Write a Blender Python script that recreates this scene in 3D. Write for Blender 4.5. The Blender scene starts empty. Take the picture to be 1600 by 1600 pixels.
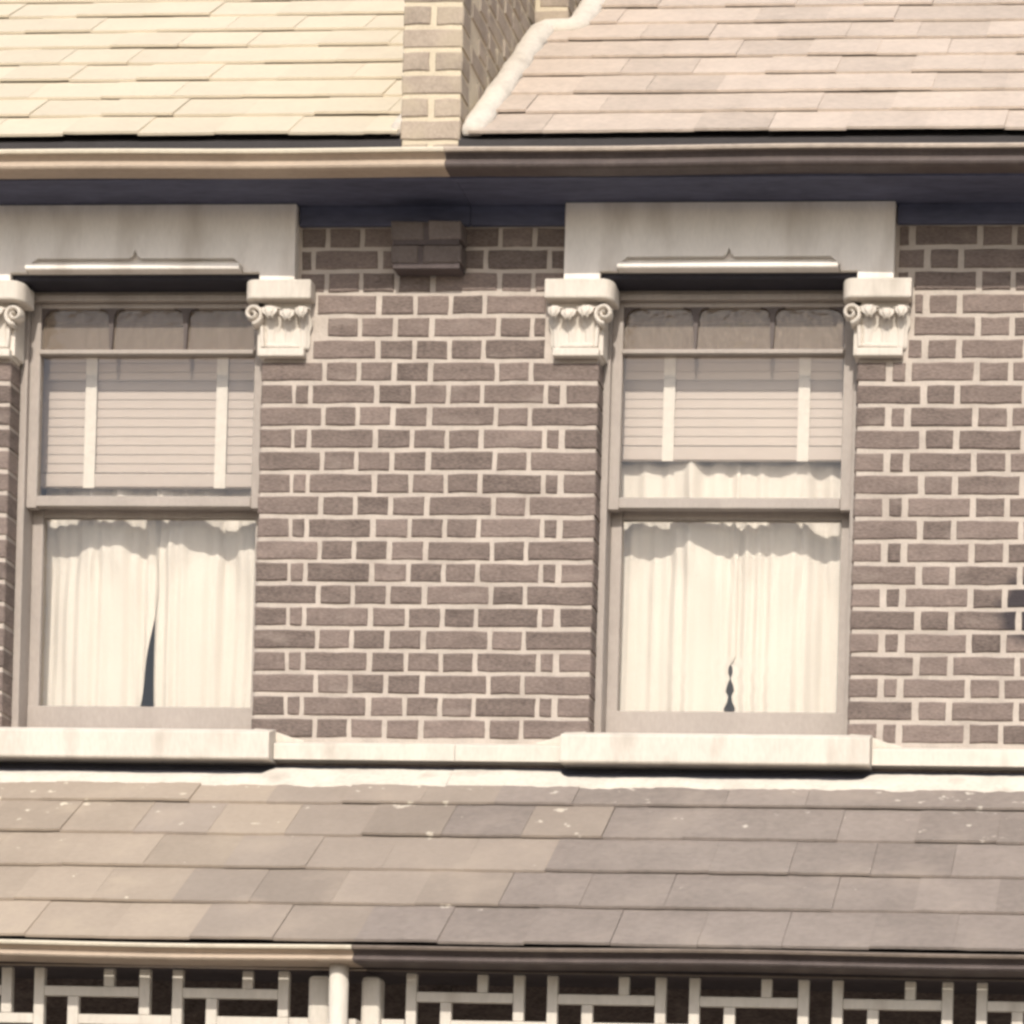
import bpy, bmesh, math, random
from math import radians, sin, cos, tan, pi, sqrt
from mathutils import Vector, Matrix
random.seed(7)
sc = bpy.context.scene

# ------------------------------------------------------------------ camera
CAM = Vector((1.7, -10.0, 1.6)); YAW = radians(4.4); ROLL = radians(1.57)
fwd = Vector((-sin(YAW), cos(YAW), 0)); rt = Vector((cos(YAW), sin(YAW), 0)); up = Vector((0, 0, 1))
r2 = cos(ROLL) * rt + sin(ROLL) * up
u2 = cos(ROLL) * up - sin(ROLL) * rt
cd = bpy.data.cameras.new('camera'); cam = bpy.data.objects.new('camera', cd); sc.collection.objects.link(cam)
m = Matrix((r2, u2, -fwd)).transposed().to_4x4(); m.translation = CAM
cam.matrix_world = m
cd.sensor_width = 36; cd.lens = 100.745; cd.shift_x = -0.4423; cd.shift_y = 0.8691
cd.clip_start = 0.1; cd.clip_end = 3000
sc.camera = cam

# ------------------------------------------------------------------ sky, sun, exposure
SUN_EL = radians(36); SUN_AZ = radians(7)          # azimuth: to the right of straight in front of the wall
w = bpy.data.worlds.new('World'); sc.world = w; w.use_nodes = True
nt = w.node_tree; bg = nt.nodes['Background']
sky = nt.nodes.new('ShaderNodeTexSky'); sky.sky_type = 'NISHITA'; sky.sun_disc = False
sky.sun_elevation = SUN_EL; sky.sun_rotation = pi - SUN_AZ; sky.dust_density = 2.0
nt.links.new(sky.outputs[0], bg.inputs[0]); bg.inputs[1].default_value = 0.15
sl = bpy.data.lights.new('sun', 'SUN'); sl.energy = 3.7; sl.angle = radians(0.6); sl.color = (1.0, 0.94, 0.84)
so = bpy.data.objects.new('sun', sl); sc.collection.objects.link(so); so.location = (3, -12, 14)
sd = Vector((-sin(SUN_AZ) * cos(SUN_EL), cos(SUN_AZ) * cos(SUN_EL), -sin(SUN_EL)))
so.rotation_euler = sd.to_track_quat('-Z', 'Y').to_euler()
sc.view_settings.view_transform = 'Standard'; sc.view_settings.look = 'None'
sc.view_settings.gamma = 1; sc.view_settings.use_curve_mapping = False; sc.view_settings.exposure = 0.08
sc.render.engine = 'CYCLES'
sc.cycles.use_denoising = True; sc.cycles.max_bounces = 5; sc.cycles.diffuse_bounces = 3; sc.cycles.use_adaptive_sampling = True; sc.cycles.adaptive_threshold = .03; sc.cycles.transparent_max_bounces = 12
sc.cycles.pixel_filter_type = 'BLACKMAN_HARRIS'; sc.cycles.filter_width = 3.0

# ------------------------------------------------------------------ materials
def mat(name, col, rough=.8, var=.15, scale=8., fine=60., fvar=.08, bump=.15, rnd=0., stain=None, spec=.3,
        stretch=(1, 1, 1), spots=None, blot=None):
    M = bpy.data.materials.new(name); M.use_nodes = True
    n = M.node_tree.nodes; L = M.node_tree.links; b = n['Principled BSDF']
    b.inputs['Roughness'].default_value = rough; b.inputs['Specular IOR Level'].default_value = spec
    geo = n.new('ShaderNodeNewGeometry')
    mp = n.new('ShaderNodeMapping'); mp.inputs['Scale'].default_value = stretch
    L.new(geo.outputs['Position'], mp.inputs['Vector'])
    def noise(s, d=4):
        t = n.new('ShaderNodeTexNoise'); t.inputs['Scale'].default_value = s; t.inputs['Detail'].default_value = d
        L.new(mp.outputs[0], t.inputs['Vector']); return t
    def math_(op, a, bb):
        q = n.new('ShaderNodeMath'); q.operation = op
        for i, v in enumerate((a, bb)):
            if isinstance(v, (int, float)): q.inputs[i].default_value = v
            else: L.new(v, q.inputs[i])
        return q.outputs[0]
    n1 = noise(scale); n2 = noise(fine, 3)
    val = math_('ADD', math_('MULTIPLY', math_('SUBTRACT', n1.outputs[0], .5), 2 * var * 1.6),
                math_('MULTIPLY', math_('SUBTRACT', n2.outputs[0], .5), 2 * fvar * 1.6))
    if rnd:
        oi = n.new('ShaderNodeObjectInfo')
        val = math_('ADD', val, math_('MULTIPLY', math_('SUBTRACT', oi.outputs['Random'], .5), 2 * rnd))
    val = math_('ADD', val, 1.0)
    mul = n.new('ShaderNodeVectorMath'); mul.operation = 'SCALE'; mul.inputs[0].default_value = col[:3]
    L.new(val, mul.inputs['Scale'])
    out = mul.outputs[0]
    for st in ([stain] if stain else []) + ([spots] if spots else []):
        scol, sscale, lo, hi, amt = st[:5]
        t = noise(sscale, 5); tv = t.outputs[0]
        if len(st) > 5:      # mortar droppings: thick under the wall, thinning down the slope
            sp = n.new('ShaderNodeSeparateXYZ'); L.new(geo.outputs['Position'], sp.inputs[0])
            gz = n.new('ShaderNodeMapRange'); gz.inputs['From Min'].default_value = st[5]; gz.inputs['From Max'].default_value = st[6]; gz.inputs['To Min'].default_value = -.05
            gz.inputs['To Max'].default_value = .045; L.new(sp.outputs['Z'], gz.inputs[0])
            tv = math_('ADD', tv, gz.outputs[0])
        rp = n.new('ShaderNodeMapRange'); rp.inputs['From Min'].default_value = lo; rp.inputs['From Max'].default_value = hi
        rp.inputs['To Max'].default_value = amt
        L.new(tv, rp.inputs[0])
        mx = n.new('ShaderNodeMix'); mx.data_type = 'RGBA'
        L.new(rp.outputs[0], mx.inputs['Factor']); L.new(out, mx.inputs['A']); mx.inputs['B'].default_value = (*scol, 1)
        out = mx.outputs['Result']
    if blot:      # one sooty patch on the wall, ragged at its rim
        dn = n.new('ShaderNodeVectorMath'); dn.operation = 'DISTANCE'; dn.inputs[1].default_value = blot[0]; L.new(geo.outputs['Position'], dn.inputs[0])
        rp = n.new('ShaderNodeMapRange'); rp.inputs['From Min'].default_value = blot[1] * 1.15; rp.inputs['From Max'].default_value = blot[1] * .8
        L.new(math_('ADD', dn.outputs['Value'], math_('MULTIPLY', math_('SUBTRACT', n1.outputs[0], .5), .06)), rp.inputs[0])
        mx = n.new('ShaderNodeMix'); mx.data_type = 'RGBA'
        L.new(rp.outputs[0], mx.inputs['Factor']); L.new(out, mx.inputs['A']); mx.inputs['B'].default_value = (*blot[2], 1)
        out = mx.outputs['Result']
    L.new(out, b.inputs['Base Color'])
    if bump:
        bp = n.new('ShaderNodeBump'); bp.inputs['Strength'].default_value = bump; bp.inputs['Distance'].default_value = .004
        L.new(math_('ADD', n1.outputs[0], n2.outputs[0]), bp.inputs['Height']); L.new(bp.outputs[0], b.inputs['Normal'])
    return M

BRICK = mat('brick', (.176, .137, .120), .92, .24, 16, 110, .42, .8, rnd=.20, stretch=(.6, .6, 1.6), stain=((.28, .23, .20), 9, .58, .76, .7), blot=((1.095, 0, 4.375), .125, (.05, .042, .045)))
BRICK_PALE = mat('brick_weathered', (.33, .270, .215), .92, .18, 12, 90, .18, .5, rnd=.16, stain=((.42, .35, .26), 7, .5, .7, .7))
BRICK_DARK = mat('brick_dark', (.15, .122, .11), .95, .2, 14, 90, .2, .4, rnd=.2)
CORBEL_SHADE = mat('corbel_shade', (.085, .068, .066), .95, .2, 14, 90, .2, .4, rnd=.2)  # dark tone for the corbel joints, standing for eaves shade
MORTAR = mat('mortar', (.455, .395, .345), .95, .16, 10, 120, .10, .5, stain=((.29, .245, .21), 6, .50, .8, .6))
MORTAR_OLD = mat('mortar_weathered', (.56, .48, .36), .95, .12, 10, 120, .12, .5)
STONE = mat('painted_stone', (.585, .53, .468), .75, .09, 5, 60, .08, .4, stain=((.38, .335, .285), 7, .54, .78, .75), stretch=(1.3, 1, .45))
RENDER = mat('lintel_render', (.82, .765, .705), .85, .08, 6, 70, .05, .35, stain=((.56, .50, .44), 5, .50, .75, .8), stretch=(1.6, 1, .5))
CEMENT = mat('cement', (.57, .515, .445), .9, .12, 9, 60, .10, .8, stain=((.36, .31, .26), 8, .55, .78, .7))
SLATE = mat('slate', (.475, .392, .325), .62, .10, 6, 40, .12, .5, rnd=.10, stain=((.56, .47, .385), 7, .62, .8, .6))
SLATE_PALE = mat('slate_pale', (.565, .49, .375), .65, .05, 6, 50, .05, .25, rnd=.05)
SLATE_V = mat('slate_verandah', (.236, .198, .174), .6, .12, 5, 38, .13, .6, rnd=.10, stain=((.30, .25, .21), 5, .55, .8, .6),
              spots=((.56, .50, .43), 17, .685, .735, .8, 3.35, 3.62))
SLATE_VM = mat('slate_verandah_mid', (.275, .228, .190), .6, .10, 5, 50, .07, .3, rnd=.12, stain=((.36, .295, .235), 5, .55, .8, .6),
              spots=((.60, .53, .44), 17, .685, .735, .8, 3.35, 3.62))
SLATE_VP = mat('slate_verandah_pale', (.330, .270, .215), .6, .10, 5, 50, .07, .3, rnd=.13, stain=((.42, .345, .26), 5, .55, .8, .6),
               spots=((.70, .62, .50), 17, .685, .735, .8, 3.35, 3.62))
DECK = mat('roof_batten_felt', (.05, .045, .045), .9)
SILL_SHADE = mat('sill_shade', (.045, .043, .052), .8, .2, 8)  # dark tone standing for the shade under sills and string course
LINTEL_SHADE = mat('lintel_shade', (.030, .028, .036), .8, .2, 8)  # dark tone standing for the shaded underside of the lintel
PAINT_DARK = mat('dark_brown_paint', (.095, .075, .070), .5, .2, 9, 60, .15, .2, stain=((.15, .12, .105), 10, .55, .75, .6))
LIP_HIGHLIGHT = mat('lip_highlight', (.40, .335, .28), .6, .3, 9, 60, .15, .2, stretch=(.6, 1, 1))  # sun highlight on the gutter lip, put into its colour
LIP_HIGHLIGHT_D = mat('lip_highlight_brown', (.17, .135, .11), .6, .3, 7, 60, .15, .2, stretch=(.6, 1, 1))  # browner highlight tone for the verandah lip and beam edge
PAINT_FAWN = mat('fawn_paint', (.42, .335, .26), .55, .09, 6, 60, .08, .3, stain=((.24, .175, .125), 7, .56, .78, .7), stretch=(.7, 1, 1))
PAINT_CREAM = mat('cream_paint', (.62, .55, .44), .55, .08, 6, 60, .07, .3, stain=((.36, .28, .20), 8, .57, .78, .7), stretch=(.7, 1, 1))
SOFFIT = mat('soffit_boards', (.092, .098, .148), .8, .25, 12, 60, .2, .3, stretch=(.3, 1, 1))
SASH = mat('sash_paint', (.345, .300, .268), .55, .09, 6, 70, .08, .3, stain=((.25, .215, .19), 8, .55, .8, .6), stretch=(1.2, 1, .6))
SASH_DARK = mat('stained_glazing_bar', (.10, .08, .075), .6, .1)
WHITE = mat('white_paint', (.57, .52, .456), .6, .10, 7, 60, .07, .3, stain=((.36, .31, .26), 8, .56, .8, .7), stretch=(1.3, 1, .5))
BLIND = mat('blind_slat_paint', (.49, .415, .365), .6, .03, 4, 40, .03, .1)
TAPE = mat('blind_tape', (.68, .62, .55), .9, .03)
BOARDS = mat('verandah_boards', (.075, .064, .066), .85, .2, 8, 50, .2, .2)
ROOM = mat('room_plaster', (.62, .50, .38), .9, .05)
GROUND = mat('ground_macadam', (.27, .24, .205), .95, .15, 1, 20, .12, .3)
FLOOR = mat('verandah_tiles', (.22, .19, .16), .7, .1, 3)

def glass(name, tint, body=0., bodycol=(.3, .25, .2)):
    M = bpy.data.materials.new(name); M.use_nodes = True
    n = M.node_tree.nodes; L = M.node_tree.links; n.remove(n['Principled BSDF'])
    tr = n.new('ShaderNodeBsdfTransparent'); tr.inputs[0].default_value = (*tint, 1)
    gl = n.new('ShaderNodeBsdfGlossy'); gl.inputs['Roughness'].default_value = .03
    fr = n.new('ShaderNodeFresnel'); fr.inputs[0].default_value = 1.5
    geo = n.new('ShaderNodeNewGeometry'); nz = n.new('ShaderNodeTexNoise'); nz.inputs['Scale'].default_value = 5 if not body else 30
    L.new(geo.outputs['Position'], nz.inputs['Vector'])
    bp = n.new('ShaderNodeBump'); bp.inputs['Strength'].default_value = .05 if not body else .5; bp.inputs['Distance'].default_value = .01
    L.new(nz.outputs[0], bp.inputs['Height']); L.new(bp.outputs[0], gl.inputs['Normal'])
    base = tr
    if body:
        df = n.new('ShaderNodeBsdfDiffuse'); df.inputs[0].default_value = (*bodycol, 1)
        b1 = n.new('ShaderNodeMixShader'); b1.inputs[0].default_value = body
        L.new(tr.outputs[0], b1.inputs[1]); L.new(df.outputs[0], b1.inputs[2]); base = b1
    mx = n.new('ShaderNodeMixShader'); L.new(fr.outputs[0], mx.inputs[0])
    L.new(base.outputs[0], mx.inputs[1]); L.new(gl.outputs[0], mx.inputs[2])
    L.new(mx.outputs[0], n['Material Output'].inputs[0]); return M
GLASS = glass('window_glass', (.985, .985, .98))
GLASS_OBS = glass('obscured_glass', (.86, .82, .78), .42, (.30, .245, .20))

def cloth(name, col):
    M = mat(name, col, .95, .03, 5, 90, .04, .2)
    n = M.node_tree.nodes; L = M.node_tree.links; b = n['Principled BSDF']
    tl = n.new('ShaderNodeBsdfTranslucent'); tl.inputs[0].default_value = (*col, 1)
    mx = n.new('ShaderNodeMixShader'); mx.inputs[0].default_value = .22
    L.new(b.outputs[0], mx.inputs[1]); L.new(tl.outputs[0], mx.inputs[2]); L.new(mx.outputs[0], n['Material Output'].inputs[0]); return M
CURTAIN = cloth('curtain_cotton', (.86, .79, .705))

# ------------------------------------------------------------------ helpers
COL = sc.collection
def tag(o, label=None, cat=None, group=None, kind=None):
    for k, v in (('label', label), ('category', cat), ('group', group), ('kind', kind)):
        if v: o[k] = v
    return o
def worig(o):
    v = Vector((0, 0, 0))
    while o: v += o.location; o = o.parent
    return v
def link(name, me, mt, parent=None, loc=(0, 0, 0), rot=None, bevel=0, smooth=False):
    """me is built in world coordinates (or local with loc the world location)"""
    o = bpy.data.objects.new(name, me); COL.objects.link(o)
    if mt and not me.materials: me.materials.append(mt)
    o.location = Vector(loc) - (worig(parent) if parent else Vector())
    o.parent = parent
    if rot: o.rotation_euler = rot
    if bevel:
        b = o.modifiers.new('bevel', 'BEVEL'); b.width = bevel; b.segments = 2; b.limit_method = 'ANGLE'
    if smooth:
        for p in me.polygons: p.use_smooth = True
    return o
def mesh(v, f):
    me = bpy.data.meshes.new('mesh'); me.from_pydata(v, [], f); me.update(); return me
class MB:
    def __init__(s): s.v = []; s.f = []
    def box(s, x0, x1, y0, y1, z0, z1):
        b = len(s.v); s.v += [(x, y, z) for z in (z0, z1) for y in (y0, y1) for x in (x0, x1)]
        s.f += [tuple(b + i for i in q) for q in ((0, 2, 3, 1), (4, 5, 7, 6), (0, 1, 5, 4), (2, 6, 7, 3), (0, 4, 6, 2), (1, 3, 7, 5))]; return s
    def prism(s, pts, axis, a, c):
        """closed polygon extruded along an axis; pts are (Y,Z) for axis x, (X,Z) for axis y, (X,Y) for axis z"""
        b = len(s.v); n = len(pts)
        for t in (a, c):
            for p in pts:
                s.v.append({'x': (t, p[0], p[1]), 'y': (p[0], t, p[1]), 'z': (p[0], p[1], t)}[axis])
        s.f.append(tuple(b + i for i in range(n))); s.f.append(tuple(b + n + i for i in reversed(range(n))))
        s.f += [(b + i, b + n + i, b + n + (i + 1) % n, b + (i + 1) % n) for i in range(n)]; return s
    def sweep(s, pts, x0, x1, n=40):
        """a section along x that wanders a few millimetres"""
        b = len(s.v); k = len(pts)
        for i in range(n + 1):
            x = x0 + (x1 - x0) * i / n; dz = .0030 * sin(1.9 * x + 1) + .0014 * sin(5.3 * x + .4); dy = .0025 * sin(2.7 * x + 2)
            s.v += [(x, p[0] + dy, p[1] + dz) for p in pts]
        s.f.append(tuple(b + i for i in range(k))); s.f.append(tuple(b + n * k + i for i in reversed(range(k))))
        s.f += [(b + i * k + j, b + (i + 1) * k + j, b + (i + 1) * k + (j + 1) % k, b + i * k + (j + 1) % k) for i in range(n) for j in range(k)]; return s
    def ell(s, c, r, n=14, mrings=9):
        b = len(s.v)
        for i in range(mrings + 1):
            ph = pi * i / mrings
            for j in range(n):
                th = 2 * pi * j / n
                s.v.append((c[0] + r[0] * sin(ph) * cos(th), c[1] + r[1] * sin(ph) * sin(th), c[2] + r[2] * cos(ph)))
        for i in range(mrings):
            for j in range(n): s.f.append((b + i * n + j, b + (i + 1) * n + j, b + (i + 1) * n + (j + 1) % n, b + i * n + (j + 1) % n))
        return s
    def tube(s, path, rad, n=14):
        b = len(s.v)
        for i, p in enumerate(path):
            p = Vector(p); a = Vector(path[max(0, i - 1)]); c = Vector(path[min(len(path) - 1, i + 1)])
            t = (c - a).normalized(); e1 = t.cross(Vector((1, 0, 0.01))).normalized(); e2 = t.cross(e1)
            for j in range(n):
                q = p + rad * (cos(2 * pi * j / n) * e1 + sin(2 * pi * j / n) * e2); s.v.append(tuple(q))
        for i in range(len(path) - 1):
            for j in range(n): s.f.append((b + i * n + j, b + i * n + (j + 1) % n, b + (i + 1) * n + (j + 1) % n, b + (i + 1) * n + j))
        s.f.append(tuple(b + j for j in range(n))); s.f.append(tuple(b + (len(path) - 1) * n + j for j in range(n)))
        return s
    def build(s, name, mt, parent=None, **k):
        me = mesh(s.v, s.f); bm = bmesh.new(); bm.from_mesh(me); bmesh.ops.recalc_face_normals(bm, faces=bm.faces); bm.to_mesh(me); bm.free()
        return link(name, me, mt, parent, **k)
def bx(name, mt, parent, x0, x1, y0, y1, z0, z1, bevel=0.003):
    return MB().box(x0, x1, y0, y1, z0, z1).build(name, mt, parent, bevel=bevel)
def empty(name, loc):
    o = bpy.data.objects.new(name, None); COL.objects.link(o); o.location = loc; o.empty_display_size = .2; return o

# ------------------------------------------------------------------ setting
g = MB(); g.v = [(-600, -600, 0), (600, -600, 0), (600, 600, 0), (-600, 600, 0)]; g.f = [(0, 1, 2, 3)]
tag(g.build('ground', GROUND), kind='structure')

# ------------------------------------------------------------------ the two houses
PARTY = -0.94
HR = tag(empty('terraced_house', (0.3, 0, 0)), 'brick house with dark brown gutters and the window seen whole', 'house', 'houses of the terrace')
HL = tag(empty('terraced_house', (-2.2, 0, 0)), 'neighbouring brick house with pale slates, cream gutters and window at the picture edge', 'house', 'houses of the terrace')
WIN = {HR: -0.008, HL: -2.148}
XEND = {HR: (PARTY, 2.7), HL: (-4.0, PARTY)}
OPW = 0.461            # half width of a window opening
REC = 0.005            # mortar recess

# brick pieces --------------------------------------------------------------
_bc = {}
def brick_mesh(wd, ht, dp, var, mt):
    key = (round(wd, 3), round(ht, 3), round(dp, 3), var, mt.name)
    if key in _bc: return _bc[key]
    R = random.Random(hash((round(wd * 1000), round(ht * 1000), var)))
    nx = 4 if wd > .15 else 2
    ring = [(wd * i / nx, 0) for i in range(nx)] + [(wd, 0), (wd, ht * .5)] + [(wd - wd * i / nx, ht) for i in range(nx)] + [(0, ht), (0, ht * .5)]
    j = lambda a: R.uniform(-a, a)
    outer = [(x + j(.0018), z + j(.0019)) for x, z in ring]
    cx, cz = wd / 2, ht / 2
    v = []; n = len(ring)
    e = .0045
    for x, z in outer:
        v.append((x + (e if x < cx - .3 * wd else -e if x > cx + .3 * wd else 0) + j(.0008), j(.0006), z + (e if z < cz - .2 * ht else -e if z > cz + .2 * ht else 0)))
    for x, z in outer: v.append((x, .0038, z))
    for x, z in outer: v.append((x, dp, z))
    f = [tuple(range(n))]
    for k in (0, 1):
        f += [(k * n + i, (k + 1) * n + i, (k + 1) * n + (i + 1) % n, k * n + (i + 1) % n) for i in range(n)]
    me = mesh(v, f); bm = bmesh.new(); bm.from_mesh(me); bmesh.ops.recalc_face_normals(bm, faces=bm.faces); bm.to_mesh(me); bm.free()
    me.materials.append(mt); _bc[key] = me; return me
def brick(parent, x0, x1, z0, mt=None, ht=.0640, dp=.10, y=0., rotz=0.):
    mt = mt or BRICK
    return link('brick', brick_mesh(x1 - x0, ht, dp, random.randrange(3), mt), None, parent,
                loc=(x0, y + random.uniform(-.0015, .0015), z0 + random.uniform(-.0012, .0012)),
                rot=(0, random.uniform(-.004, .004), 0))

PITCH = .0794; ROW0 = 5.476
A_ROW = [(0, .216), (.237, .342), (.362, .469), (.492, .600), (.624, .841), (.863, .965), (.985, 1.217)]
B_ROW = [(0, .110), (.127, .167), (.188, .407), (.431, .541), (.562, .668), (.689, .791), (.812, 1.02), (1.04, 1.078), (1.106, 1.217)]
RA = [(0, .222), (.250, .342), (.367, .578), (.602, .700), (.724, .935), (.958, 1.06), (1.083, 1.29)]
RB = [(0, .097), (.126, .166), (.194, .406), (.431, .527), (.551, .762), (.786, .885), (.908, 1.12), (1.144, 1.248)]
for _r in (RA, RB):
    while _r[-1][1] < 2.2:
        _e = _r[-1][1] + .023; _l = .104 if _r[-1][1] - _r[-1][0] > .15 else .21; _r.append((_e, _e + _l))
LIN = (-.586, .584)     # lintel relative to window centre
CAPZ = (5.252, 5.515)

walls = {}
for H in (HR, HL):
    c = WIN[H]; x0, x1 = XEND[H]
    b = MB(); ya, yb = REC, .32
    a0, a1 = c - OPW - .004 + .0, c + OPW + .004
    b.box(x0, a0, ya, yb, 3.813, 5.83); b.box(a1, x1, ya, yb, 3.813, 5.83)
    b.box(a0, a1, ya, yb, 3.813, 3.90); b.box(a0, a1, .12, yb, 5.56, 5.83)
    walls[H] = b.build('wall', MORTAR, H)
    bx('lower_wall', BRICK, H, x0 + .002, x1 - .002, .01, .32, 0, 3.812, 0)

def wall_rows(xs, rows_a, rows_b, right):
    for k in range(-4, 20):
        z0 = ROW0 - k * PITCH - .0612
        pat = (rows_a if k % 2 else rows_b) if not right else (rows_b if k % 2 else rows_a)
        for p, q in pat:
            a, e = xs + p, xs + q
            # keep clear of lintels and capitals
            for H in (HR, HL):
                c = WIN[H]
                for s in (-1, 1):
                    if z0 + .05 > CAPZ[1]: lim = LIN[1] + .006 + .008
                    elif z0 + .03 > CAPZ[0]: lim = .660 - (.02 if z0 < 5.33 else 0)
                    else: continue
                    if abs((a + e) / 2 - c) > 1.3: continue
                    if s > 0 and e > c and (a + e) / 2 > c: a = max(a, c + lim)
                    if s < 0 and a < c and (a + e) / 2 < c: e = min(e, c - lim)
            if e - a < .022: continue
            par = walls[HR] if (a + e) / 2 > PARTY else walls[HL]
            mt = BRICK
            brick(par, a - .0020, e + .0020, z0, mt)
wall_rows(-1.687, A_ROW, B_ROW, False)
wall_rows(.453, RA, RB, True)
for k in range(-4, 20):        # a strip of wall left of the neighbour's window
    z0 = ROW0 - k * PITCH - .0612
    for p, q in [(a, e) for a, e in (RA if k % 2 == 0 else RB) if a < 1.35]:
        a, e = -2.609 - q, -2.609 - p
        lim = None
        if z0 + .05 > CAPZ[1]: lim = LIN[1] + .014
        elif z0 + .03 > CAPZ[0]: lim = .66
        if lim: e = min(e, WIN[HL] - lim)
        if e - a > .022: brick(walls[HL], a, e, z0)

# ---------------------------------------------------------------- lintel, capitals, sill
def capital(H, c, side):
    """side +1: right of the opening"""
    e = MB()
    S = lambda x: c + side * x
    # abacus with a rounded inner end
    pts = [(.650, .0), (.650, -.060)] + [(.445 - .04 * sin(t), -.060 + .05 * (1 - cos(t))) for t in [i * pi / 12 for i in range(7)]] + [(.405, .06), (.465, .06), (.465, .0)]
    pts = [(S(a), y) for a, y in pts]
    root = MB().prism(pts, 'z', 5.447, 5.516).build('capital', STONE, H, bevel=.006)
    bpts = [(.622, 0), (.622, -.034), (.455, -.034), (.455, .07), (.470, .07), (.470, 0)]
    MB().prism([(S(a), y) for a, y in bpts], 'z', 5.252, 5.281).build('bottom_slab', STONE, root, bevel=.005)
    # carved foliage: bell and curling leaves fused into one stone surface
    L = MB()
    bell = [(.466, 5.262), (.458, 5.36), (.436, 5.452), (.636, 5.452), (.624, 5.36), (.610, 5.262)]
    L.prism([(S(a), z) for a, z in bell], 'y', .03, -.010)
    L.box(min(S(.47), S(.445)), max(S(.47), S(.445)), -.010, .075, 5.262, 5.452)
    L.ell((S(.552), -.010, 5.292), (.05, .016, .012)); L.ell((S(.500), -.010, 5.294), (.03, .014, .012))
    o = L.build('bell', STONE, root, bevel=.003)
    LP = [(-.010, 5.284), (-.013, 5.330), (-.019, 5.370), (-.032, 5.405), (-.048, 5.421), (-.060, 5.413), (-.063, 5.396), (-.058, 5.384)]
    def leaf(x, w, hs, lean, push):
        v = []; nu = 13; nv = 22
        for i in range(nv + 1):
            t = i / nv * (len(LP) - 1); k = min(int(t), len(LP) - 2); q = t - k
            p0 = LP[max(0, k - 1)]; p1 = LP[k]; p2 = LP[k + 1]; p3 = LP[min(len(LP) - 1, k + 2)]
            cr = lambda d: .5 * (2 * p1[d] + (p2[d] - p0[d]) * q + (2 * p0[d] - 5 * p1[d] + 4 * p2[d] - p3[d]) * q * q + (3 * p1[d] - p0[d] - 3 * p2[d] + p3[d]) * q ** 3)
            vv = i / nv
            wd = w * (.55 + .45 * sin(pi * min(1, vv * 1.15) ** .9)) * (1 + .13 * sin(vv * 26)) * (1 - max(0, vv - .8) * 3.2)
            for j in range(nu + 1):
                u = 2 * j / nu - 1
                yy = cr(0) + push + .010 * u * u + .0028 * cos(u * 9.4) - .004 * max(0, 1 - abs(u) * 5)
                zz = 5.284 + (cr(1) - 5.284) * hs - .006 * u * u * vv
                v.append((S(x + lean * vv + u * wd), yy, zz))
        f = [(i * (nu + 1) + j, i * (nu + 1) + j + 1, (i + 1) * (nu + 1) + j + 1, (i + 1) * (nu + 1) + j) for i in range(nv) for j in range(nu)]
        me = mesh(v, f); bm = bmesh.new(); bm.from_mesh(me); bmesh.ops.recalc_face_normals(bm, faces=bm.faces); bm.to_mesh(me); bm.free()
        q_ = link('leaf', me, STONE, root, smooth=True)
        sd_ = q_.modifiers.new('thick', 'SOLIDIFY'); sd_.thickness = .006; sd_.offset = 0
    leaf(.492, .036, 1.0, .012, 0); leaf(.556, .034, .93, .010, .004); leaf(.612, .028, 1.0, .004, .004)
    # curled volute at the inner corner
    v = []; f = []; n = 40; nr = 8
    for i in range(n + 1):
        t = i / n; th = -pi * .5 + t * pi * 3.1; r = .031 * (1 - t) + .004
        cx_, cz_ = .437 + r * cos(th), 5.398 + r * sin(th)
        for j in range(nr):
            a_ = 2 * pi * j / nr
            v.append((S(cx_ + .0085 * (1.2 - t * .5) * cos(a_) * cos(th)), -.024 - .006 * t + .030 * sin(a_), cz_ + .0085 * (1.2 - t * .5) * cos(a_) * sin(th)))
    f = [(i * nr + j, i * nr + (j + 1) % nr, (i + 1) * nr + (j + 1) % nr, (i + 1) * nr + j) for i in range(n) for j in range(nr)]
    f += [tuple(range(nr)), tuple(n * nr + j for j in range(nr))]
    me = mesh(v, f); bm = bmesh.new(); bm.from_mesh(me); bmesh.ops.recalc_face_normals(bm, faces=bm.faces); bm.to_mesh(me); bm.free()
    link('volute', me, STONE, root, smooth=True)
    MB().prism([(S(x_), z_) for x_, z_ in ((.462, 5.285), (.475, 5.285), (.470, 5.36), (.455, 5.40), (.445, 5.395), (.458, 5.35))], 'y', -.028, .03).build('stem', STONE, root, bevel=.005)
    return root

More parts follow.
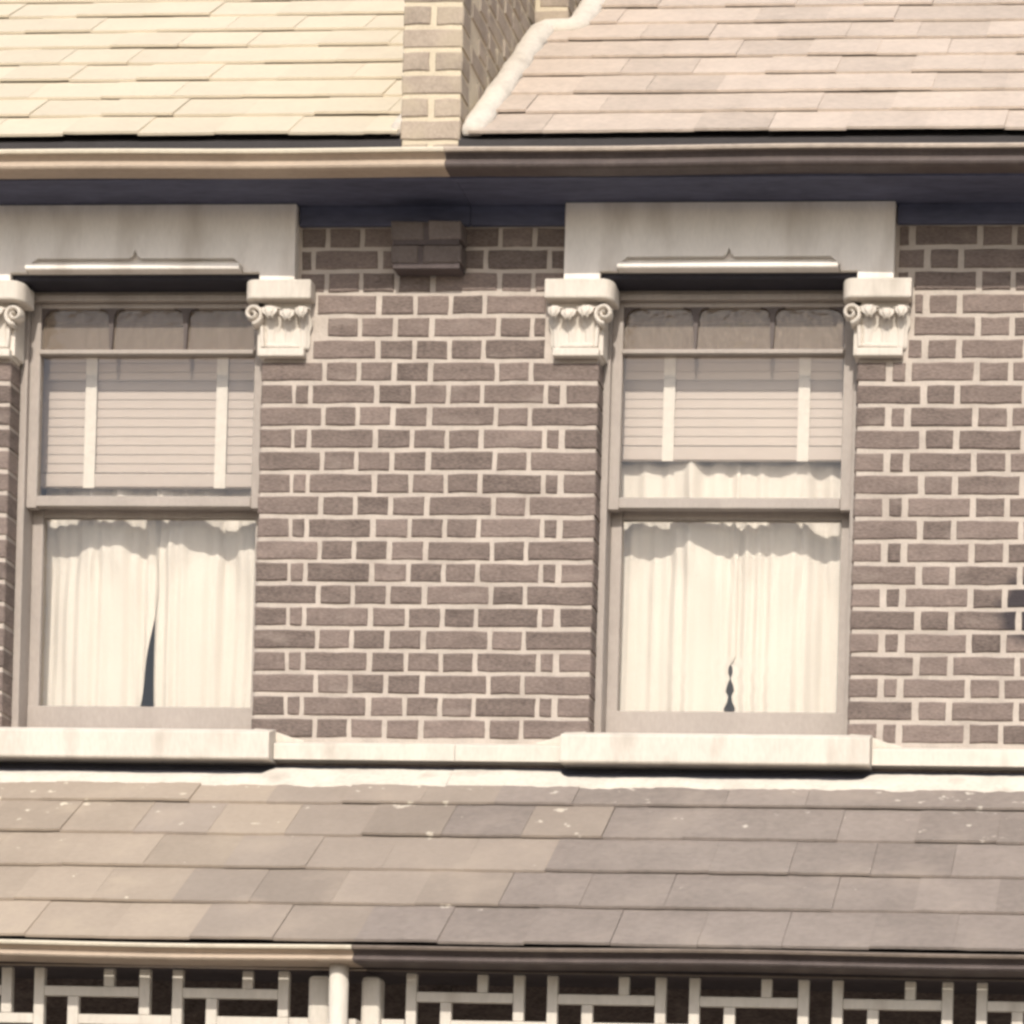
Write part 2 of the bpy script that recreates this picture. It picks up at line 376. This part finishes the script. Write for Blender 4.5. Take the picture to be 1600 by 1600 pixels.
for H in (HR, HL):
    c = WIN[H]
    # lintel: an inverted U with a stop chamfer that rises to a small point in the middle
    zt, zu, zl = 5.79, 5.547, 5.517
    yf = -.042
    notch = [(-.456, zl), (-.456, zu), (-.396, zu), (-.392, zu + .022), (-.360, zu + .050), (-.020, zu + .050), (-.008, zu + .060), (0, zu + .080),
             (.008, zu + .060), (.020, zu + .050), (.360, zu + .050), (.392, zu + .022), (.396, zu), (.456, zu), (.456, zl)]
    poly = [(LIN[0], zt), (LIN[0], zl)] + notch + [(LIN[1], zl), (LIN[1], zt)]
    lo = MB().prism([(c + x, z) for x, z in poly], 'y', yf, yf + .022).build('lintel', RENDER, H, bevel=.003)
    MB().box(c + LIN[0] + .002, c + LIN[1] - .002, yf + .0222, .118, zu + .0015, zt - .001).build('lintel_core', RENDER, lo)
    for s in (-1, 1):
        xa, xb = sorted((c + s * .458, c + s * (LIN[1] - .003)))
        bx('lintel_foot', RENDER, lo, xa, xb, yf + .0224, .06, zl, zu + .001, 0)
    bx('lintel_shade_bar', LINTEL_SHADE, lo, c - .4555, c + .4555, yf + .0226, .089, zu - .020, zu + .0012, .003)  # dark bar added in place of the lintel's shaded underside
    # the moulded face inside the chamfer
    MB().prism([(-.0190, zu + .049), (-.0210, zu + .049), (-.0225, zu + .036), (-.0218, zu + .026), (-.0620, zu + .025), (-.0700, zu + .021), (-.0715, zu + .005), (-.0680, zu + .001), (-.0190, zu + .001)],
               'x', c - .390, c + .390).build('chamfer_moulding', RENDER, lo)
    for s in (-1, 1): capital(H, c, s)
    # sill
    sz = [(.11, 3.950), (-.02, 3.926), (-.072, 3.908), (-.080, 3.902), (-.080, 3.812), (-.074, 3.806), (.0, 3.806), (.11, 3.806)]
    MB().prism(sz, 'x', c - .545, c + .550).build('sill', STONE, H, bevel=.004)
# string course between the sills, and cement weatherings at the sill ends
def string(H, x0, x1):
    MB().prism([(.02, 3.893), (-.026, 3.878), (-.032, 3.872), (-.032, 3.818), (.02, 3.815)], 'x', x0, x1).build('string_course', WHITE, H, bevel=.002)
string(HR, PARTY, WIN[HR] - .547); string(HR, WIN[HR] + .552, 2.7)
string(HL, WIN[HL] + .552, PARTY - .001); string(HL, -4.0, WIN[HL] - .547)
for H in (HR, HL):
    for s in (-1, 1):
        c = WIN[H] + s * .55
        pts = [(c - s * .08, 3.934), (c - s * .03, 3.931), (c + s * .02, 3.916), (c + s * .06, 3.902), (c + s * .10, 3.893), (c + s * .10, 3.885), (c - s * .08, 3.885)]
        MB().prism(pts, 'y', -.003, .02).build('cement_weathering', CEMENT, H, bevel=.003)

# ---------------------------------------------------------------- windows
def sash_window(H):
    c = WIN[H]
    W = empty('window', Vector((c, .12, 3.95)) - worig(H)); W.parent = H
    F = lambda n, mt, x0, x1, y0, y1, z0, z1, b=.003: bx(n, mt, W, c + x0, c + x1, y0, y1, z0, z1, b)
    # box frame
    F('frame', SASH, -.462, -.436, .085, .24, 3.94, 5.56); F('frame', SASH, .436, .462, .085, .24, 3.94, 5.56)
    F('head', SASH, -.436, .436, .090, .24, 5.515, 5.562)
    F('head_bead', SASH, -.436, .436, .078, .10, 5.492, 5.514)
    # upper sash (outer), lower sash (inner)
    y0, y1 = .104, .140
    F('upper_stile', SASH, -.436, -.398, y0, y1, 4.752, 5.50); F('upper_stile', SASH, .398, .436, y0, y1, 4.752, 5.50)
    F('top_rail', SASH, -.398, .398, y0, y1, 5.475, 5.512)
    F('meeting_rail', SASH, -.398, .398, y0 - .004, y1, 4.757, 4.795)
    F('transom_bar', SASH, -.398, .398, y0 - .012, y1 - .004, 5.306, 5.322)
    for k in (-1, 1):     # tapering glazing bars between the small top lights
        x = k * .138
        pts = [(x - .05, 5.476), (x - .022, 5.470), (x - .012, 5.455), (x - .009, 5.43), (x - .005, 5.345), (x - .003, 5.3222), (x + .003, 5.3222), (x + .005, 5.345), (x + .009, 5.43), (x + .012, 5.455), (x + .022, 5.470), (x + .05, 5.476)]
        MB().prism([(c + a, z) for a, z in pts], 'y', y0 + .002, y1 - .006).build('glazing_bar', SASH_DARK, W)
    for k in (-1, 1):     # rounded outer corners of the top lights
        pts = [(k * .397, 5.474), (k * .340, 5.474), (k * .368, 5.468), (k * .384, 5.455), (k * .391, 5.435), (k * .397, 5.40)]
        MB().prism([(c + a, z) for a, z in pts], 'y', y0 + .002, y1 - .006).build('corner_bracket', SASH_DARK, W)
    for x0, x1 in ((-.398, -.138), (-.138, .138), (.138, .398)):
        F('obscured_pane', GLASS_OBS, x0 + .001, x1 - .001, .1195, .1225, 5.322, 5.475, 0)
    F('upper_pane', GLASS, -.398, .398, .1195, .1225, 4.795, 5.306, 0)
    y0, y1 = .166, .204
    F('lower_stile', SASH, -.436, -.396, y0, y1, 3.985, 4.79); F('lower_stile', SASH, .396, .436, y0, y1, 3.985, 4.79)
    F('lower_meeting_rail', SASH, -.396, .396, y0 + .006, y1, 4.738, 4.79)
    F('bottom_rail', SASH, -.436, .436, y0 - .004, y1, 3.964, 4.048)
    F('sub_sill', SASH, -.461, .461, .111, .26, 3.925, 3.9535)
    F('lower_pane', GLASS, -.396, .396, .184, .187, 4.048, 4.738, 0)
    # the room behind
    b = MB(); X0, X1, Y1 = c - .75, c + .75, 2.6
    b.box(X0, X1, .325, Y1, 3.2, 3.22); b.box(X0, X1, .325, Y1, 5.9, 5.92); b.box(X0, X1, Y1, Y1 + .02, 3.22, 5.9)
    b.box(X0 - .02, X0, .325, Y1, 3.22, 5.9); b.box(X1, X1 + .02, .325, Y1, 3.22, 5.9)
    b.build('room_lining', ROOM, H)
    return W
for H in (HR, HL): sash_window(H)

# blinds and curtains: things of their own
def blind(H, label, zb):
    c = WIN[H]; y = .222
    B = tag(empty('venetian_blind', (c, y, zb)), label, 'blind', 'venetian blinds')
    bx('head_rail', BLIND, B, c - .43, c + .43, y - .02, y + .02, 5.46, 5.50)
    n = 0; z = zb + .075
    sl_me = None
    while z < 5.46:
        pts = [(y - .0026, z - .0195), (y - .0014, z - .0195), (y + .0020, z + .0195), (y + .0008, z + .0195)]
        o = MB().prism(pts, 'x', c - .430 + random.uniform(-.002, .002), c + .430).build('slat', BLIND, B)
        z += .0335
    bx('bottom_rail', BLIND, B, c - .430, c + .430, y - .012, y + .012, zb, zb + .050, .004)
    for k in (-1, 1):
        x = c + k * .245
        MB().prism([(y - .0165, zb - .005), (y - .0165, 5.47), (y - .0150, 5.47), (y - .0150, zb - .005)], 'x', x - .021, x + .021).build('tape', TAPE, B)
    return B
blind(HR, 'half lowered venetian blind with two white tapes in the window seen whole', 4.965)
blind(HL, 'half lowered venetian blind with two white tapes in the window at the picture edge', 4.862)

def curtain(H, label, gap, ztop, zhead, seed):
    """two halves of one gathered cotton curtain; gap(z) -> (left edge, right edge) relative to the window centre"""
    c = WIN[H]; R = random.Random(seed); yc = .256
    C = tag(empty('curtain', (c, yc, 4.0)), label, 'curtain', 'curtains')
    ph = [R.uniform(0, 6.28) for _ in range(8)]
    fr = [R.uniform(16, 22), R.uniform(30, 40), R.uniform(52, 64), R.uniform(8, 11)]
    for side in (-1, 1):
        nx, nz = 110, 46; v = []; f = []
        for i in range(nz + 1):
            z = 4.0 + (ztop - 4.0) * i / nz
            gl, gr = gap(z)
            xa, xb = (-.433, gl) if side < 0 else (gr, .433)
            top = max(0, (z - 4.55) / (ztop - 4.55))
            for j in range(nx + 1):
                x = xa + (xb - xa) * j / nx
                sw = .02 * sin(9 * (z - 4) + 5 * x)
                y = (.017 * sin(fr[0] * (x + sw) + ph[0]) + .012 * sin(fr[1] * (x + sw * .6) + ph[1]) * (.5 + top) + .012 * top * sin(fr[2] * x + ph[2]) + .008 * sin(fr[3] * x + 3 * z + ph[3]) + .0045 * sin(92 * x + 6 * sin(7 * x) + ph[7]) + .003 * sin(147 * x + ph[4]))
                # swags between the curtain hooks
                sag = 0
                if z > zhead - .35: y += .013 * max(0, 1 - abs(z - zhead + .05) / .3) * sin(x * 26 + 2.2 * (zhead - z) * 9 * math.copysign(1, sin(x * 13)))
                if z > zhead:    # heading ruffle
                    y += .012 * sin(75 * x + ph[4]) + .01 * sin(47 * x + ph[5])
                    sag = -.016 * (0.5 + .5 * sin(40 * x + ph[6])) * (z - zhead) / (ztop - zhead)
                if z > zhead - .03: y *= 1 - .55 * min(1, (z - zhead + .03) / .06)
                v.append((c + x, yc + y + (.008 if side > 0 else 0), z + sag))
        w_ = nx + 1
        f = [(i * w_ + j, i * w_ + j + 1, (i + 1) * w_ + j + 1, (i + 1) * w_ + j) for i in range(nz) for j in range(nx)]
        o = link('panel', mesh(v, f), CURTAIN, C, smooth=True)
        s_ = o.modifiers.new('thick', 'SOLIDIFY'); s_.thickness = .0015
    MB().tube([(c - .43, yc + .03, zhead), (c + .43, yc + .03, zhead)], .006, 8).build('rod', SASH_DARK, C) if False else None
    bx('rod', SASH, C, c - .435, c + .435, yc + .044, yc + .052, zhead - .004, zhead + .004, 0)
    return C
def gap_right(z):
    h = 4.245 - z
    if h <= 0: return (-.0055 + min(.02, -h), -.0055 - min(.02, -h))
    wdt = .0045 + .012 * min(1, h / .17) + .0075 * sin(h * 88) * min(1, h / .03)
    return (-.0055 - max(.001, wdt), -.0055 + max(.001, wdt) * .9)
def gap_left(z):
    h = max(0, min(1, (4.385 - z) / .33))
    o = .02 * max(0, min(1, (z - 4.385) / .1))
    return (-.012 - .052 * h + o, -.010 + .008 * h - o)
curtain(HR, 'white gathered curtain with a ragged slit at its foot', gap_right, 4.985, 4.80, 3)
curtain(HL, 'white curtain parted in a narrow triangle at its foot', gap_left, 4.98, 4.80, 11)

# ---------------------------------------------------------------- eaves: soffit, fascia, gutter
def ogee(yl, zl, yb, zb, yback, t=.004):
    """gutter section from lip (yl,zl) to the foot (yb,zb)"""
    h = zl - zb; d = yb - yl
    pts = [(yl, zl), (yl + .012, zl - .16 * h), (yl + .017, zl - .30 * h), (yl + .013, zl - .46 * h), (yl + .006, zl - .60 * h),
           (yl + .003, zl - .76 * h), (yl + .007, zl - .90 * h), (yl + .018, zb)]
    return pts + [(yback, zb), (yback, zb + .012), (yl + .026, zb + .010)] + [(p[0] + .006, p[1] + .003) for p in reversed(pts[:-2])]
for H in (HR, HL):
    x0, x1 = XEND[H]
    if H is HL: x1 -= .002
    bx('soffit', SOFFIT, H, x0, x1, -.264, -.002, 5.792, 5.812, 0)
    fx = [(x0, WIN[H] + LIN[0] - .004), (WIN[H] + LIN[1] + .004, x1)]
    for a, e in fx: bx('eaves_shade_board', SOFFIT, H, a, e, -.016, .004, 5.722, 5.7915, .003)  # dark board added for the eaves shade over the top bricks
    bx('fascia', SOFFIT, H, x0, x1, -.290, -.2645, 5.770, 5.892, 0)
    G = MB().sweep(ogee(-.376, 5.822, -.300, 5.773, -.296), x0, x1).build('gutter', PAINT_DARK if H is HR else PAINT_FAWN, H)
    for p in G.data.polygons: p.use_smooth = False
    MB().sweep([(-.386, 5.838), (-.389, 5.832), (-.386, 5.824), (-.370, 5.8225), (-.368, 5.838)], x0, x1).build('gutter_lip', LIP_HIGHLIGHT if H is HR else PAINT_CREAM, G)
bx('gutter_joint', PAINT_FAWN, HL, PARTY - .035, PARTY + .004, -.392, -.3, 5.772, 5.820, .003) if False else None

# ---------------------------------------------------------------- roofs
SL = radians(40)
def slate_mesh(wd, ln, var, mt, cut=0.):
    key = ('s', round(wd, 3), ln, var, mt.name, cut)
    if key in _bc: return _bc[key]
    R = random.Random(hash((round(wd * 1000), var, 5)))
    th = .0085
    n = 5
    low = [(wd * i / n + (R.uniform(-.002, .002) if 0 < i < n else 0), R.uniform(-.0018, .0018)) for i in range(n + 1)]
    if var % 3 == 0: low[0] = (low[0][0], low[0][1] + .004)
    if var % 4 == 1: low[-1] = (low[-1][0], low[-1][1] + .004)
    ring = low + [(wd, ln), (0, ln)]
    k = len(ring)
    v = [(x, y, th) for x, y in ring] + [(x, y, 0) for x, y in ring]
    v = [(x, y + (.0015 if i < n + 1 else 0), z) for i, (x, y, z) in enumerate(v)]
    f = [tuple(range(k)), tuple(reversed(range(k, 2 * k)))] + [(i, k + i, k + (i + 1) % k, (i + 1) % k) for i in range(k)]
    me = mesh(v, f); me.materials.append(mt); _bc[key] = me; return me
def slates(parent, x0, x1, y0, z0, s, gauge, ncourse, mt, wd=.256, phase=0., maxlen=99, seed=1, left_of=None):
    R = random.Random(seed)
    nv = Vector((0, -sin(s), cos(s))); uv = Vector((0, cos(s), sin(s)))
    for k in range(ncourse):
        x = x0 - wd + ((k % 2) * .5 + phase) * wd % wd + R.uniform(-.01, .01)
        while x < x1 - .02:
            w_ = wd + R.uniform(-.012, .012)
            a, e = max(x, x0), min(x + w_, x1)
            if left_of:
                a = max(a, left_of(k * gauge * cos(s) + y0))
            x += w_
            if e - a < .03: continue
            lift = .0235 + R.uniform(-.003, .004)
            base = Vector((0, y0, z0)) + uv * (k * gauge + R.uniform(-.002, .002)) + nv * lift
            q = round((e - a - .0006) / .002) * .002
            me = slate_mesh(q, round(min(2.06 * gauge, maxlen - k * gauge), 3), R.randrange(8), mt(.5 * (a + e)) if callable(mt) else mt)
            o = link('slate', me, None, parent(.5 * (a + e)) if callable(parent) else parent, loc=(a + .0003, base.y, base.z), rot=(s - lift / (2.06 * gauge) , R.uniform(-.003, .003), R.uniform(-.004, .004)))

def deck(name, H, x0, x1, y0, z0, y1, s, th=.03):
    z1 = z0 + (y1 - y0) * tan(s)
    return MB().prism([(y0, z0), (y1, z1), (y1, z1 - th), (y0, z0 - th)], 'x', x0, x1).build(name, DECK, H)
E0 = (-.302, 5.897)
R_R = deck('roof', HR, -.915, 2.7, *E0, 4.2, SL)
R_L = deck('roof', HL, -4.0, -1.115, *E0, 4.2, SL)
slates(R_R, -.89, 2.7, E0[0], E0[1], SL, .226, 11, SLATE, .262, .1, seed=4, left_of=lambda y: -.89 if y < .72 else -.76)
slates(R_L, -4.0, -1.125, E0[0], E0[1], SL, .218, 11, SLATE_PALE, .262, .3, seed=9)
# plain slate plane over the unseen upper slope
for H, rf, x0, x1, mt in ((HR, R_R, -.76, 2.7, SLATE), (HL, R_L, -4.0, -1.125, SLATE_PALE)):
    ya = E0[0] + 11.3 * .222 * cos(SL); za = E0[1] + (ya - E0[0]) * tan(SL) + .012
    MB().prism([(ya, za), (4.2, za + (4.2 - ya) * tan(SL)), (4.2, za + (4.2 - ya) * tan(SL) - .01), (ya, za - .01)], 'x', x0, x1).build('upper_slope', mt, rf)

# cement fillet where the right roof meets the party wall and the chimney
def fillet(name, parent, pts, wd, ht, mt, seed):
    """rough half round bead on the roof slope; pts are (X, slope length)"""
    R = random.Random(seed); nv = Vector((0, -sin(SL), cos(SL))); uv = Vector((0, cos(SL), sin(SL)))
    P = [Vector((x, E0[0], E0[1])) + uv * l + nv * .018 for x, l in pts]
    # resample
    path = []
    for a, b_ in zip(P, P[1:]):
        n = max(2, int((b_ - a).length / .03))
        path += [a.lerp(b_, i / n) for i in range(n)]
    path.append(P[-1])
    v = []; f = []; n = 9
    for i, p in enumerate(path):
        a = path[max(0, i - 1)]; b_ = path[min(len(path) - 1, i + 1)]
        t = (b_ - a).normalized(); sdv = t.cross(nv).normalized()
        jw = 1 + R.uniform(-.10, .10); end = min(1, .55 + i * .25)
        for j in range(n):
            th = pi * j / (n - 1)
            v.append(tuple(p + sdv * (wd * .5 * jw * end * cos(th)) + nv * (ht * end * (.25 + .75 * sin(th)) - ht * .3)))
    f = [(i * n + j, i * n + j + 1, (i + 1) * n + j + 1, (i + 1) * n + j) for i in range(len(path) - 1) for j in range(n - 1)]
    f.append(tuple(range(n))); f.append(tuple((len(path) - 1) * n + j for j in reversed(range(n))))
    f += [((i + 1) * n, (i + 1) * n + n - 1, i * n + n - 1, i * n) for i in range(len(path) - 1)]
    me = mesh(v, f); bm = bmesh.new(); bm.from_mesh(me); bmesh.ops.recalc_face_normals(bm, faces=bm.faces); bm.to_mesh(me); bm.free()
    return link(name, me, mt, parent, smooth=True)
CY = .745                                  # chimney front
lc = (CY - E0[0]) / cos(SL)
fillet('cement_fillet', R_R, [(-.868, .01), (-.866, lc - .10), (-.845, lc - .055), (-.755, lc - .045), (-.735, lc + .02), (-.735, 2.6)], .10, .05, CEMENT, 2)
fillet('cement_fillet', R_L, [(-1.14, .01), (-1.14, 2.4)], .05, .03, CEMENT, 5)

# ---------------------------------------------------------------- party wall and chimney stack
PW = tag(empty('party_wall', (-1.015, -.3, 5.6)), 'weathered brick party wall rising on a corbel between the two slate roofs', 'wall')
px0, px1, py = -1.120, -.911, -.297
core = MB().prism([(py + REC, 5.815), (py + REC, 6.98), (.3, 7.05), (3.2, 8.9), (3.2, 8.4), (.3, 6.0), (.1, 5.815)], 'x', px0 + .004, px1 - .004).build('wall_core', MORTAR_OLD, PW)
MB().prism([(py - .03, 6.985), (py - .03, 7.03), (.31, 7.10), (3.2, 8.95), (3.2, 8.905), (.3, 7.055)], 'x', px0 - .03, px1 + .03).build('coping', STONE, PW, bevel=.004)
for k in range(15):
    z0 = 5.822 + k * PITCH
    if z0 > 6.92: break
    if k % 2: brick(core, px0, px1, z0, BRICK_PALE, y=py)
    else:
        brick(core, px0, px0 + .094, z0, BRICK_PALE, y=py); brick(core, px0 + .115, px1, z0, BRICK_PALE, y=py)
    # the courses run back along the right side
    y = py + (.104 if k % 2 else .208) + .02
    i = 0
    while y < 1.5:
        ln = .21 if (i + k) % 2 else .10
        if z0 + .06 > E0[1] + (y + ln - E0[0]) * tan(SL) - .05 and y + ln < .74:
            me = brick_mesh(ln, 0.0635, .08, random.randrange(3), BRICK_PALE)
            link('brick', me, None, core, loc=(px1 + random.uniform(-.001, .003), y, z0), rot=(0, 0, pi / 2))
        y += ln + .02; i += 1
# corbel courses under the eaves, bricks and joints darkened for the shade there
for k, (pr, xa, xb) in enumerate([(.080, -1.205, -.955), (.090, -1.205, -.955), (.185, -1.150, -.915)]):
    z0 = ROW0 + PITCH * (k + 2) - .0585 - .012
    if k < 2:
        cc = bx('corbel_mortar', CORBEL_SHADE, PW, xa + .006, xb - .006, -pr + .006, -.004, z0 - .018, z0 + .062, 0)
        mid = xa + (xb - xa) * (.5 if k % 2 else .42)
        brick(PW, xa, mid - .009, z0, BRICK_DARK, y=-pr, dp=pr - .004); brick(PW, mid + .009, xb, z0, BRICK_DARK, y=-pr, dp=pr - .004)
# chimney
CH = tag(empty('chimney_stack', (-.99, CY, 6.7)), 'brick chimney stack standing behind the party wall, at the top edge', 'chimney')
cx0, cx1 = -1.25, -.785
cc = MB().box(cx0 + .004, cx1 - .004, CY + REC, CY + .7, 6.2, 8.6).build('stack_core', MORTAR_OLD, CH)
for k in range(26):
    z0 = 6.55 + k * PITCH
    xs = [(cx0, cx0 + .215), (cx0 + .235, cx1)] if k % 2 else [(cx0, cx0 + .1), (cx0 + .12, cx0 + .335), (cx0 + .355, cx1)]
    for a, e in xs: brick(cc, a, e, z0, BRICK_PALE, y=CY)
    y = CY + .12
    while y < CY + .6:
        link('brick', brick_mesh(.21, 0.0635, .08, random.randrange(3), BRICK_PALE), None, cc, loc=(cx1, y, z0), rot=(0, 0, pi / 2)); y += .23
bx('cap', STONE, CH, cx0 - .04, cx1 + .04, CY - .04, CY + .74, 8.61, 8.72)

# ---------------------------------------------------------------- verandah
VS = math.atan(.75)
V0 = (-1.045, 2.991); VRS = {}
for H in (HR, HL):
    x0, x1 = XEND[H]
    if H is HL: x1 -= .001
    VR = deck('verandah_roof', H, x0, x1, V0[0], V0[1], -.002, VS, .025)
    VRS[H] = VR
    # cement flashing with a ragged lower edge
    R = random.Random(5 if H is HR else 6)
    v = []; f = []; n = int((x1 - x0) / .02)
    e = 0
    for i in range(n + 1):
        x = x0 + (x1 - x0) * i / n
        e = .8 * e + R.uniform(-.006, .006)
        q = min(abs(x - WIN[h_]) for h_ in (HR, HL))
        yt = -.030 - .038 * max(0, min(1, (.555 - q) / .03)) + e * .3  # upper edge drops below the sills, widening the dark shade band
        yb = -.140 + e - (.03 * max(0, 1 - abs(x - .66) / .08))
        P_ = lambda y, o: (x, y, V0[1] + (y - V0[0]) * .75 + o)
        v += [P_(yt + .004, .018), P_(yt - .004, .036), P_((yt + yb) / 2, .040), P_(yb + .01, .036), P_(yb - .002, .018)]
    for i in range(n):
        for j in range(4): f.append((i * 5 + j, i * 5 + j + 1, (i + 1) * 5 + j + 1, (i + 1) * 5 + j))
    MB().prism([(.0095, 3.804), (.0045, 3.804), (-.002, V0[1] + 1.043 * .75 + .018), (-.11, V0[1] + .935 * .75 + .016), (-.11, V0[1] + .935 * .75 + .010), (.0095, V0[1] + 1.045 * .75)], 'x', x0, x1).build('sill_shade_sheet', SILL_SHADE, VR)  # dark sheet added as the shade below sill and string course
    link('flashing', mesh(v, f), CEMENT, VR)
    # gutter, beam, ceiling
    G = MB().sweep(ogee(-1.198, 2.964, -1.112, 2.928, -1.068), x0, x1).build('verandah_gutter', PAINT_DARK if H is HR else PAINT_FAWN, H)
    MB().sweep([(-1.208, 2.978), (-1.211, 2.973), (-1.208, 2.966), (-1.192, 2.9645), (-1.190, 2.978)], x0, x1).build('gutter_lip', LIP_HIGHLIGHT_D if H is HR else PAINT_CREAM, G)
    bx('verandah_fascia', BOARDS, H, x0, x1, -1.0615, -1.038, 2.935, 2.975, 0)
    bx('verandah_beam', BOARDS, H, x0, x1, -1.037, -.960, 2.921, 2.985, .003)
    bx('beam_edge_highlight', LIP_HIGHLIGHT_D if H is HR else PAINT_FAWN, H, x0, x1, -1.043, -1.0372, 2.9215, 2.9265, 0)  # pale strip painting the light caught on the beam's lower arris
    bx('verandah_ceiling', BOARDS, H, x0, x1, -.959, .008, 3.03, 3.05, 0)
    bx('verandah_floor', FLOOR, H, x0, x1, -1.2, .009, .0, .15, 0)

_vr = random.Random(3)
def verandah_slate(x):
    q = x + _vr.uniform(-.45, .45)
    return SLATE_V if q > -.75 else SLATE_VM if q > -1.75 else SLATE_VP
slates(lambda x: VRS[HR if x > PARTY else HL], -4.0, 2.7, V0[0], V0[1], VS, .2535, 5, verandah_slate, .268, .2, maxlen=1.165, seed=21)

# key fret screens: every bar a piece
def fret(H, starts, xa, xb):
    S = empty('fret_screen', Vector(((xa + xb) / 2, -1.0, 2.5)) - worig(H)); S.parent = H
    y0, y1 = -1.012, -.988
    def bar(x0, x1, z0, z1, d=0.):
        x0, x1 = max(x0, xa), min(x1, xb)
        if x1 - x0 > .008: bx('bar', WHITE, S, x0, x1, y0 + d, y1 - d, z0, z1, .0025)
    for s in starts:
        top = 2.9205
        bar(s, s + .034, 2.535, top)                                  # long upright
        bar(s + .348, s + .383, 2.773, top)                           # short upright
        bar(s + .0345, s + .3475, 2.830, 2.862)                       # upper rail
        bar(s + .230, s + .264, 2.8625, top, .001)                    # stub above
        bar(s + .112, s + .148, 2.700, 2.8295, .001)                  # stub below
        bar(s + .1485, s + .4565, 2.740, 2.7725)                      # lower rail to the next unit
        bar(s + .230, s + .264, 2.535, 2.7395, .001)
        bar(s + .0345, s + .2295, 2.667, 2.6995)
    bar(xa, xb, 2.50, 2.5345)
fret(HR, [-.818 + .457 * i for i in range(8)], -.820, 2.7)
fret(HL, [-1.584 - .457 * i for i in range(6)], -4.0, -1.199)
bx('lower_rail_end', WHITE, HL, -1.198, -1.133, -1.012, -.988, 2.740, 2.7725, .002)
bx('lower_rail_end', WHITE, HR, -.896, -.821, -1.012, -.988, 2.740, 2.7725, .002)
for H, a, e in ((HL, -1.1325, -1.0625), (HR, -.9600, -.8975)):
    bx('verandah_post', WHITE, H, a, e, -1.030, -.965, .15, 2.905, .012)
# rain water pipe at the party line
D = tag(empty('downpipe', (-1.005, -1.115, 0)), 'white rainwater pipe between the two verandah posts', 'pipe')
MB().tube([(-1.005, -1.118, 2.942), (-1.005, -1.118, 2.4), (-1.005, -1.118, .2), (-1.005, -1.118, .1), (-1.005, -1.17, .05)], .0305, 18).build('pipe', WHITE, D, smooth=True)
bx('bracket', WHITE, D, -1.05, -.955, -1.09, -1.032, 2.735, 2.762, .004)
bx('collar', WHITE, D, -1.042, -.968, -1.155, -1.081, 2.70, 2.73, .01)
